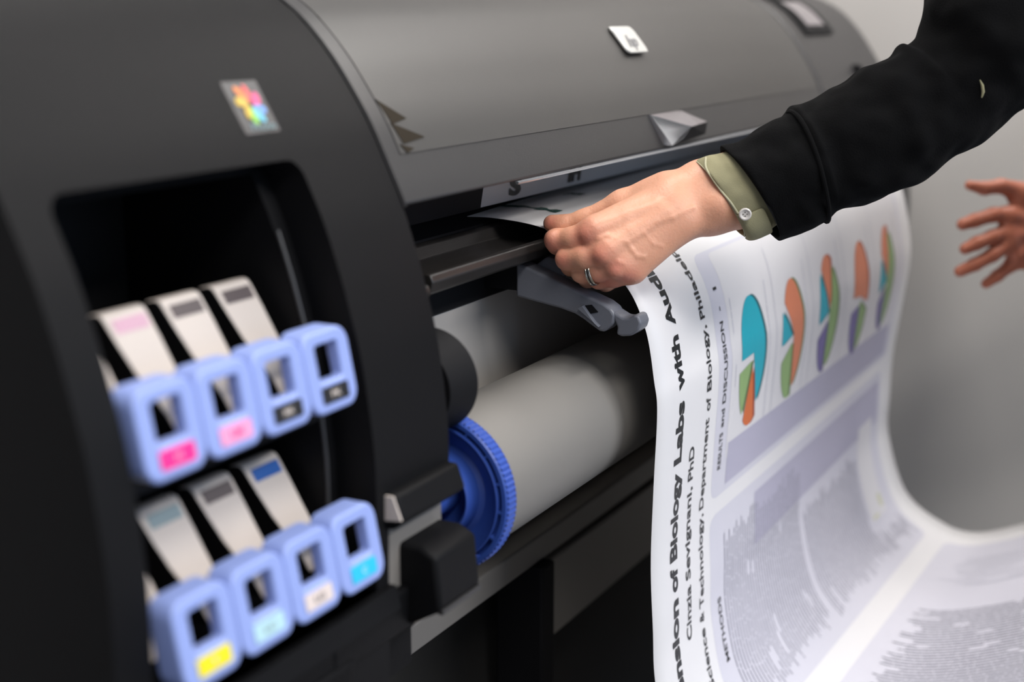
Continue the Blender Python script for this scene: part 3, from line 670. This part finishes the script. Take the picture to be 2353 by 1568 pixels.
# ring on the ring finger
ra, rb = fingers[2][1][0], fingers[2][0][0]
def torus(mb, c, ax_, R_, r_, seg=48, k=12, mi=0):
    ax_ = Vector(ax_).normalized(); u = ax_.orthogonal().normalized(); v_ = ax_.cross(u); c = Vector(c); vs = []
    for i in range(seg):
        a = 2 * math.pi * i / seg; d_ = u * math.cos(a) + v_ * math.sin(a)
        for j in range(k):
            b_ = 2 * math.pi * j / k; vs.append(c + d_ * (R_ + r_ * math.cos(b_)) + ax_ * (r_ * math.sin(b_)))
    mb.add(vs, [(i * k + j, ((i + 1) % seg) * k + j, ((i + 1) % seg) * k + (j + 1) % k, i * k + (j + 1) % k) for i in range(seg) for j in range(k)], mi)
q = MB(); rc_ = cp(1362, 626, 1.3525); ax_ = fingers[2][0][0] - fingers[2][2][0]; ax_ = ax_ / np.linalg.norm(ax_)
for o_ in (-.0017, .0017): torus(q, rc_ + ax_ * o_, ax_, .0118, .0011)
torus(q, rc_, ax_, .0114, .0014, 48, 10, 1)
rg = q.build('finger_ring', [M['gold'], M['blk']], person, angle=180); rg['label'] = 'silver ring with a dark inlaid band'

# sleeve and cuff lofts ------------------------------------------------------
def loft(stations, nseg, thick, name, m, parent, wr=0, wscale=18, sub=8, hem=.0015, bulge=None, seed=0, hem_in=True):
    """stations: (upper px, lower px, depth, depth ratio)"""
    S = []
    n = len(stations)
    arr = np.array([[*s[0], *s[1], s[2], s[3]] for s in stations], float)
    T = np.linspace(0, n - 1, (n - 1) * sub + 1); A = cr(arr, T)
    V = []; F = []
    for i, a in enumerate(A):
        up, lo = cp(a[0], a[1], a[4]), cp(a[2], a[3], a[4]); c = (up + lo) / 2; hv = (up - lo) / 2; L = np.linalg.norm(hv)
        bv = -VIEW * L * a[5]
        axd = np.cross(hv / L, bv / np.linalg.norm(bv))
        for k in range(nseg):
            th = 2 * math.pi * k / nseg; ct, st = math.cos(th), math.sin(th)
            p = c + hv * ct + bv * st
            if bulge: p = p + axd * bulge(T[i], th)
            if wr:
                nrm = (hv * ct + bv * st) / L
                q_ = Vector(p) * wscale; e = noise.noise(Vector((q_.x * .6 + seed, q_.y * 1.1, q_.z * 1.1))) + .5 * noise.noise(q_ * 2.3)
                amp = wr * (1 if 0 < i < len(A) - 1 else .3)
                p = p + nrm * e * amp * min(1, T[i] * 2)
            V.append(p)
    m_ = nseg
    for i in range(len(A) - 1):
        for k in range(m_): F.append((i * m_ + k, i * m_ + (k + 1) % m_, (i + 1) * m_ + (k + 1) % m_, (i + 1) * m_ + k))
    if hem_in:
        base = len(V); c = np.mean(V[:m_], axis=0); ax2 = (np.mean(V[m_ * sub * 3:m_ * (sub * 3 + 1)], axis=0) - c); ax2 /= np.linalg.norm(ax2)
        for r_, t_ in ((.985, .0002), (.95, .002), (.94, .02), (.92, .05)):
            for k in range(m_): V.append(c + (np.array(V[k]) - c) * r_ + ax2 * t_)
        F += [(k, base + k, base + (k + 1) % m_, (k + 1) % m_) for k in range(m_)]
        for j in range(3): F += [(base + j * m_ + k, base + (j + 1) * m_ + k, base + (j + 1) * m_ + (k + 1) % m_, base + j * m_ + (k + 1) % m_) for k in range(m_)]
    return mesh(name, V, F, m, parent, True, 60)
sleeve_st = [((1657, 345), (1790, 550), 1.365, .80), ((1662, 338), (1800, 549), 1.365, .84), ((1708, 318), (1836, 537), 1.363, .84), ((1745, 297), (1852, 530), 1.362, .86), ((1792, 276), (1880, 518), 1.360, .86), ((1810, 264), (1896, 510), 1.360, .86),
             ((1822, 251), (1917, 494), 1.358, .9), ((1848, 246), (1935, 487), 1.357, .88), ((1905, 206), (2010, 460), 1.352, .88), ((1985, 155), (2110, 415), 1.345, .88), ((2042, 133), (2185, 372), 1.34, .88),
             ((2062, 108), (2225, 345), 1.34, .92), ((2085, 106), (2262, 320), 1.335, .9), ((2110, 66), (2330, 268), 1.33, .9), ((2128, 0), (2420, 190), 1.32, .9),
             ((2155, -130), (2530, 30), 1.33, .9), ((2220, -300), (2640, -180), 1.36, .9), ((2330, -470), (2720, -420), 1.42, .9)]
slv = loft(sleeve_st, 96, 0, 'jacket_sleeve', M['jacket'], person, wr=.0058, wscale=24, sub=10)
sb = slv.modifiers.new('sub', 'SUBSURF'); sb.levels = 1; sb.render_levels = 1
# stitched cuff seam
q = MB()
def on_loft(u, th, st, lift=0):
    arr = np.array([[*s[0], *s[1], s[2], s[3]] for s in st], float); a = cr(arr, np.array([u]))[0]
    up, lo = cp(a[0], a[1], a[4]), cp(a[2], a[3], a[4]); c = (up + lo) / 2; hv = (up - lo) / 2; L = np.linalg.norm(hv)
    d_ = hv * math.cos(th) - VIEW * L * a[5] * math.sin(th); return c + d_ * (1 + lift / L)
q.tube([on_loft(5.2 + .15 * math.sin(t * 2), t, sleeve_st, .0012) for t in np.linspace(0, 2 * math.pi, 60)], .0022, 8, False)
q.build('cuff_seam', M['jacket'], slv)
def loft_at(px, py):
    best = None
    for u in np.linspace(8, 15, 141):
        for th in np.linspace(.3, 2.9, 90):
            p = on_loft(u, th, sleeve_st, .0022); c = R.T @ (p - CAM); e = (CX + F_PX * c[0] / c[2] - px) ** 2 + (CY + F_PX * c[1] / c[2] - py) ** 2
            if best is None or e < best[0]: best = (e, p)
    return best[1]
q = MB(); q.tube([loft_at(2251, 183), loft_at(2257, 197), loft_at(2259, 212), loft_at(2256, 226)], [.0004, .0013, .0014, .0005], 8); sv = q.build('torn_lining', M['shirt'], slv); sv['label'] = 'olive sliver showing through the sleeve'


# shirt cuff with placket and button
cuff_st = [((1597, 374), (1708, 541), 1.368, .74), ((1601, 370), (1716, 546), 1.368, .78), ((1625, 360), (1738, 545), 1.368, .80), ((1655, 350), (1762, 533), 1.367, .80), ((1700, 335), (1790, 515), 1.365, .78), ((1760, 330), (1830, 500), 1.362, .74)]
def cb(T_, th):        # the open edge leans: lower half slides towards the elbow, upper folds forward
    return 0
cuf = loft(cuff_st, 72, 0, 'shirt_cuff', M['shirt'], person, wr=.0026, wscale=40, sub=8, seed=3)
sd = cuf.modifiers.new('sub', 'SUBSURF'); sd.levels = 1; sd.render_levels = 1
def cuffpt(u, th, lift): return on_loft(u, th, cuff_st, lift)
q = MB(); q.tube([cuffpt(.35, t, .0006) for t in np.linspace(0, math.pi, 40)], .0006, 6, False)
q.build('cuff_stitching', M['thread'], cuf)
def loft_px(px, py, st, u0, u1, lift):
    best = None
    for u in np.linspace(u0, u1, 101):
        for th in np.linspace(.1, 3.0, 90):
            p = on_loft(u, th, st, lift); c = R.T @ (p - CAM); e = (CX + F_PX * c[0] / c[2] - px) ** 2 + (CY + F_PX * c[1] / c[2] - py) ** 2
            if best is None or e < best[0]: best = (e, p)
    return best[1]
_pl = [loft_px(x, y, cuff_st, .2, 5, .0012) for x, y in ((1622, 362), (1622, 385), (1635, 415), (1656, 442), (1678, 464), (1696, 490))]
q = MB(); q.tube(list(cr(np.array(_pl), np.linspace(0, 5, 26))), .0011, 8, True)
q.build('placket_edge', M['thread'], cuf)
# lower flap of the cuff
fl = []
for i, t in enumerate(np.linspace(2.05, 3.05, 9)):
    for j, u in enumerate(np.linspace(.0, 3.2, 7)):
        p = cuffpt(u, t, .0022 + .0035 * math.sin(math.pi * i / 8) + .001 * math.sin(u * 2)); fl.append(p)
flap = mesh('cuff_flap', fl, [(i * 7 + j, i * 7 + j + 1, (i + 1) * 7 + j + 1, (i + 1) * 7 + j) for i in range(8) for j in range(6)], M['shirt'], cuf)
sd = flap.modifiers.new('th', 'SOLIDIFY'); sd.thickness = .0012; sd = flap.modifiers.new('sub', 'SUBSURF'); sd.levels = 2; sd.render_levels = 2
# button
bc = Vector(cp(1712, 492, 1.3295)); bn = (Vector(CAM) - bc).normalized(); bn = (bn + Vector(R @ np.array([.1, .25, 0]))).normalized()
q = MB(); u_ = bn.orthogonal().normalized(); v_ = bn.cross(u_); vs = []; prof_b = [(0, .0010), (.0030, .0010), (.0038, .0017), (.0050, .0020), (.0060, .0012), (.0058, 0), (0, 0)]
sg_ = 32
for r_, h_ in prof_b:
    for k in range(sg_):
        a = 2 * math.pi * k / sg_; vs.append(bc + (u_ * math.cos(a) + v_ * math.sin(a)) * r_ + bn * h_)
q.add(vs, [(i * sg_ + k, i * sg_ + (k + 1) % sg_, (i + 1) * sg_ + (k + 1) % sg_, (i + 1) * sg_ + k) for i in range(len(prof_b) - 1) for k in range(sg_)])
for sx, sy in ((1, 1), (-1, 1), (1, -1), (-1, -1)):
    c = bc + u_ * .0013 * sx + v_ * .0013 * sy + bn * .0008; q.tube([c, c + bn * .0004], .0006, 8, True, 1)
bt = q.build('button', [M['pearl'], M['hole']], cuf); bt['label'] = 'pale four-hole button'

# ---- second hand at the right, palm open
H2 = 2.0
def Q_(px, py, d, r): return (cp(px, py, d), r * mm)
h2palm = [(Q_(2345, 455, 2.0, 17), Q_(2440, 480, 2.02, 19)), (Q_(2318, 500, 1.99, 13.5), Q_(2430, 510, 2.02, 18)), (Q_(2318, 545, 1.99, 13.5), Q_(2430, 525, 2.02, 18)), (Q_(2335, 585, 1.995, 12.5), Q_(2440, 540, 2.02, 18)),
          (Q_(2360, 600, 2.005, 11), Q_(2445, 548, 2.025, 17)), (Q_(2430, 510, 2.02, 22), Q_(2500, 515, 2.04, 23)), (Q_(2500, 500, 2.04, 22), Q_(2700, 470, 2.06, 30)), (Q_(2500, 530, 2.04, 22), Q_(2700, 510, 2.06, 30))]
h2f = [[Q_(2345, 442, 2.0, 15), Q_(2300, 428, 1.985, 10.5), Q_(2262, 433, 1.975, 9.5), Q_(2228, 426, 1.97, 7)],
       [Q_(2318, 492, 1.99, 11), Q_(2282, 494, 1.98, 10.4), Q_(2240, 507, 1.972, 9.6), Q_(2212, 516, 1.968, 8.4)],
       [Q_(2312, 532, 1.99, 11), Q_(2280, 545, 1.98, 10.2), Q_(2245, 559, 1.972, 9.6), Q_(2218, 572, 1.968, 8.2)],
       [Q_(2318, 562, 1.99, 11), Q_(2280, 586, 1.982, 10.2), Q_(2240, 608, 1.976, 9.4), Q_(2206, 624, 1.972, 8.2)],
       [Q_(2350, 600, 2.005, 10), Q_(2320, 612, 2.0, 9.4), Q_(2292, 634, 1.995, 8.6), Q_(2266, 652, 1.99, 7.2)]]
def hand2_sdf(p):
    pal = None
    for a, b_ in h2palm:
        c = capsule(p, a[0], b_[0], a[1], b_[1]); pal = c if pal is None else smin(pal, c, .012)
    fi = None
    for fgr in h2f:
        c = chain(p, fgr, .004); fi = c if fi is None else smin(fi, c, .003)
    return smin(pal, fi, .010)
person2 = thing('person', 'second person at the right edge of the photo, only an open outstretched hand showing', 'person', tuple(cp(3300, 700, 2.1)))
skin_mesh('body', hand2_sdf, [n for a in h2palm for n in a] + [n for f_ in h2f for n in f_], M['skin2'], person2, h=.0028)
sl2 = [((2560, 430), (2580, 590), 2.045, .9), ((2570, 425), (2590, 592), 2.045, .9), ((2700, 385), (2720, 590), 2.06, .9), ((2900, 330), (2960, 590), 2.08, .9), ((3080, 180), (3250, 480), 2.1, .9), ((3120, -80), (3360, 60), 2.12, .95), ((3200, -300), (3430, -250), 2.16, .95)]
loft(sl2, 40, 0, 'jacket_sleeve', M['jacket'], person2, wr=.004, wscale=20, sub=6)

# ------------------------------------------------------------------ the rest of the two people, standing outside the frame
def blob(name, parts, k, m, parent, h=.012):
    fn = lambda p: _blob(p, parts, k)
    A = np.array([q for a in parts for q in (a[0], a[1])]); rr = np.array([q for a in parts for q in (a[2], a[3])])
    V, Fq = surface_nets(fn, (A - rr[:, None]).min(0) - .03, (A + rr[:, None]).max(0) + .03, h)
    return mesh(name, V, Fq, m, parent, True, 180)
def _blob(p, parts, k):
    d_ = None
    for a in parts:
        c = capsule(p, np.array(a[0], float), np.array(a[1], float), a[2], a[3]); d_ = c if d_ is None else smin(d_, c, k)
    return d_
M['trouser'] = mat('dark_denim', (.02, .024, .04), .9, bump=.4, bscale=600, var=.15)
M['shoe'] = mat('black_leather', (.015, .014, .013), .4, var=.1)
M['hair'] = mat('brown_hair', (.05, .03, .018), .7, bump=.8, bscale=300, var=.3)
M['eyew'] = mat('eye_white', (.75, .73, .70), .2); M['iris'] = mat('brown_iris', (.06, .03, .015), .2); M['lip'] = mat('lip_skin', (.42, .15, .12), .5)
def figure(parent, sh_l, hip, face, skin, free_side):
    """sh_l: the shoulder the modelled sleeve reaches; hip: centre of the hips; face: heading; free_side: +1 if the other shoulder is to the right"""
    f_ = np.array([math.cos(face), math.sin(face), 0.0]); side = np.array([f_[1], -f_[0], 0.0]) * free_side; up = np.array([0, 0, 1.0])
    sh_l = np.array(sh_l, float); hip = np.array(hip, float); sh_r = sh_l + side * .33; cen = (sh_l + sh_r) / 2; chest = cen - up * .13
    hl, hr = hip - side * .09, hip + side * .09
    el = sh_r - up * .23 + side * .07 - f_ * .20; wr = el - up * .25 - f_ * .03
    blob('jacket', [(sh_l, sh_r, .078, .078), (cen + up * .03, chest, .09, .13), (chest - side * .06, hl + up * .02, .12, .125), (chest + side * .06, hr + up * .02, .12, .125),
                    (sh_r, el, .072, .058), (el, wr, .056, .046)], .05, M['jacket'], parent)
    legs = []
    for h_ in (hl, hr):
        kn_ = h_ * [1, 1, 0] + f_ * .03 + up * .50; an = h_ * [1, 1, 0] - f_ * .03 + up * .10
        legs += [(h_ - up * .02, kn_, .098, .066), (kn_, an, .066, .048)]
        blob('shoe', [(an - up * .045 - f_ * .01, an - up * .055 + f_ * .15, .044, .038)], .01, M['shoe'], parent, .006)
    blob('trousers', legs + [(hl, hr, .105, .105)], .03, M['trouser'], parent)
    for a, n_ in ((wr, 1),):
        g = [(a, a - up * .05 + f_ * .02, .026, .03), (a - up * .05 + f_ * .02, a - up * .10 + f_ * .03, .034, .030)]
        base = a - up * .10 + f_ * .03
        for q_, (o_, l_) in enumerate(((.030, .062), (.010, .070), (-.010, .066), (-.028, .052))):
            b0 = base + f_ * o_; b1 = b0 - up * l_ * .5 + side * -.004; b2 = b1 - up * l_ * .45 - side * .014; g += [(b0, b1, .0095, .0085), (b1, b2, .0085, .007)]
        t0 = a - up * .05 + f_ * .045; g += [(a - up * .03 + f_ * .02, t0, .018, .012), (t0, t0 - up * .045 + f_ * .012 - side * .012, .011, .0085)]
        blob('resting_hand', g, .006, skin, parent, .004)
    nk = cen + up * .07; hd = cen + up * .235 + f_ * .035
    V_ = [(cen + up * .03, nk + up * .06, .062, .056), (hd + up * .035 - f_ * .025, hd + up * .03 + f_ * .015, .088, .080), (hd - up * .03, hd - up * .075 + f_ * .045, .066, .038),
          (hd - up * .005 + f_ * .085, hd - up * .028 + f_ * .104, .009, .013), (hd + side * .078 - f_ * .005, hd + side * .082 - up * .03, .012, .010), (hd - side * .078 - f_ * .005, hd - side * .082 - up * .03, .012, .010),
          (hd + up * .022 + f_ * .082 - side * .03, hd + up * .022 + f_ * .082 + side * .03, .010, .010)]
    head = blob('head', V_, .018, skin, parent, .005)
    blob('hair', [(hd + up * .055 - f_ * .035, hd + up * .062 + f_ * .02, .090, .076), (hd + up * .02 - f_ * .055, hd - up * .035 - f_ * .055, .075, .045)], .02, M['hair'], head, .006)
    for sgn in (-1, 1):
        e = hd + f_ * .079 + up * .004 + side * .030 * sgn
        ey = blob('eye', [(e, e + f_ * .0005, .0115, .0115)], .002, M['eyew'], head, .003); blob('iris', [(e + f_ * .0085, e + f_ * .0087, .0055, .0055)], .002, M['iris'], head, .0015)
    blob('mouth', [(hd - up * .060 + f_ * .079 - side * .020, hd - up * .060 + f_ * .084, .0045, .007), (hd - up * .060 + f_ * .084, hd - up * .060 + f_ * .079 + side * .020, .007, .0045)], .004, M['lip'], head, .0025)
figure(person, (.662, .175, 1.375), (.88, -.16, .93), math.radians(97), M['skin'], 1)
figure(person2, (1.72, -.20, 1.375), (1.60, -.42, .93), math.radians(100), M['skin2'], -1)
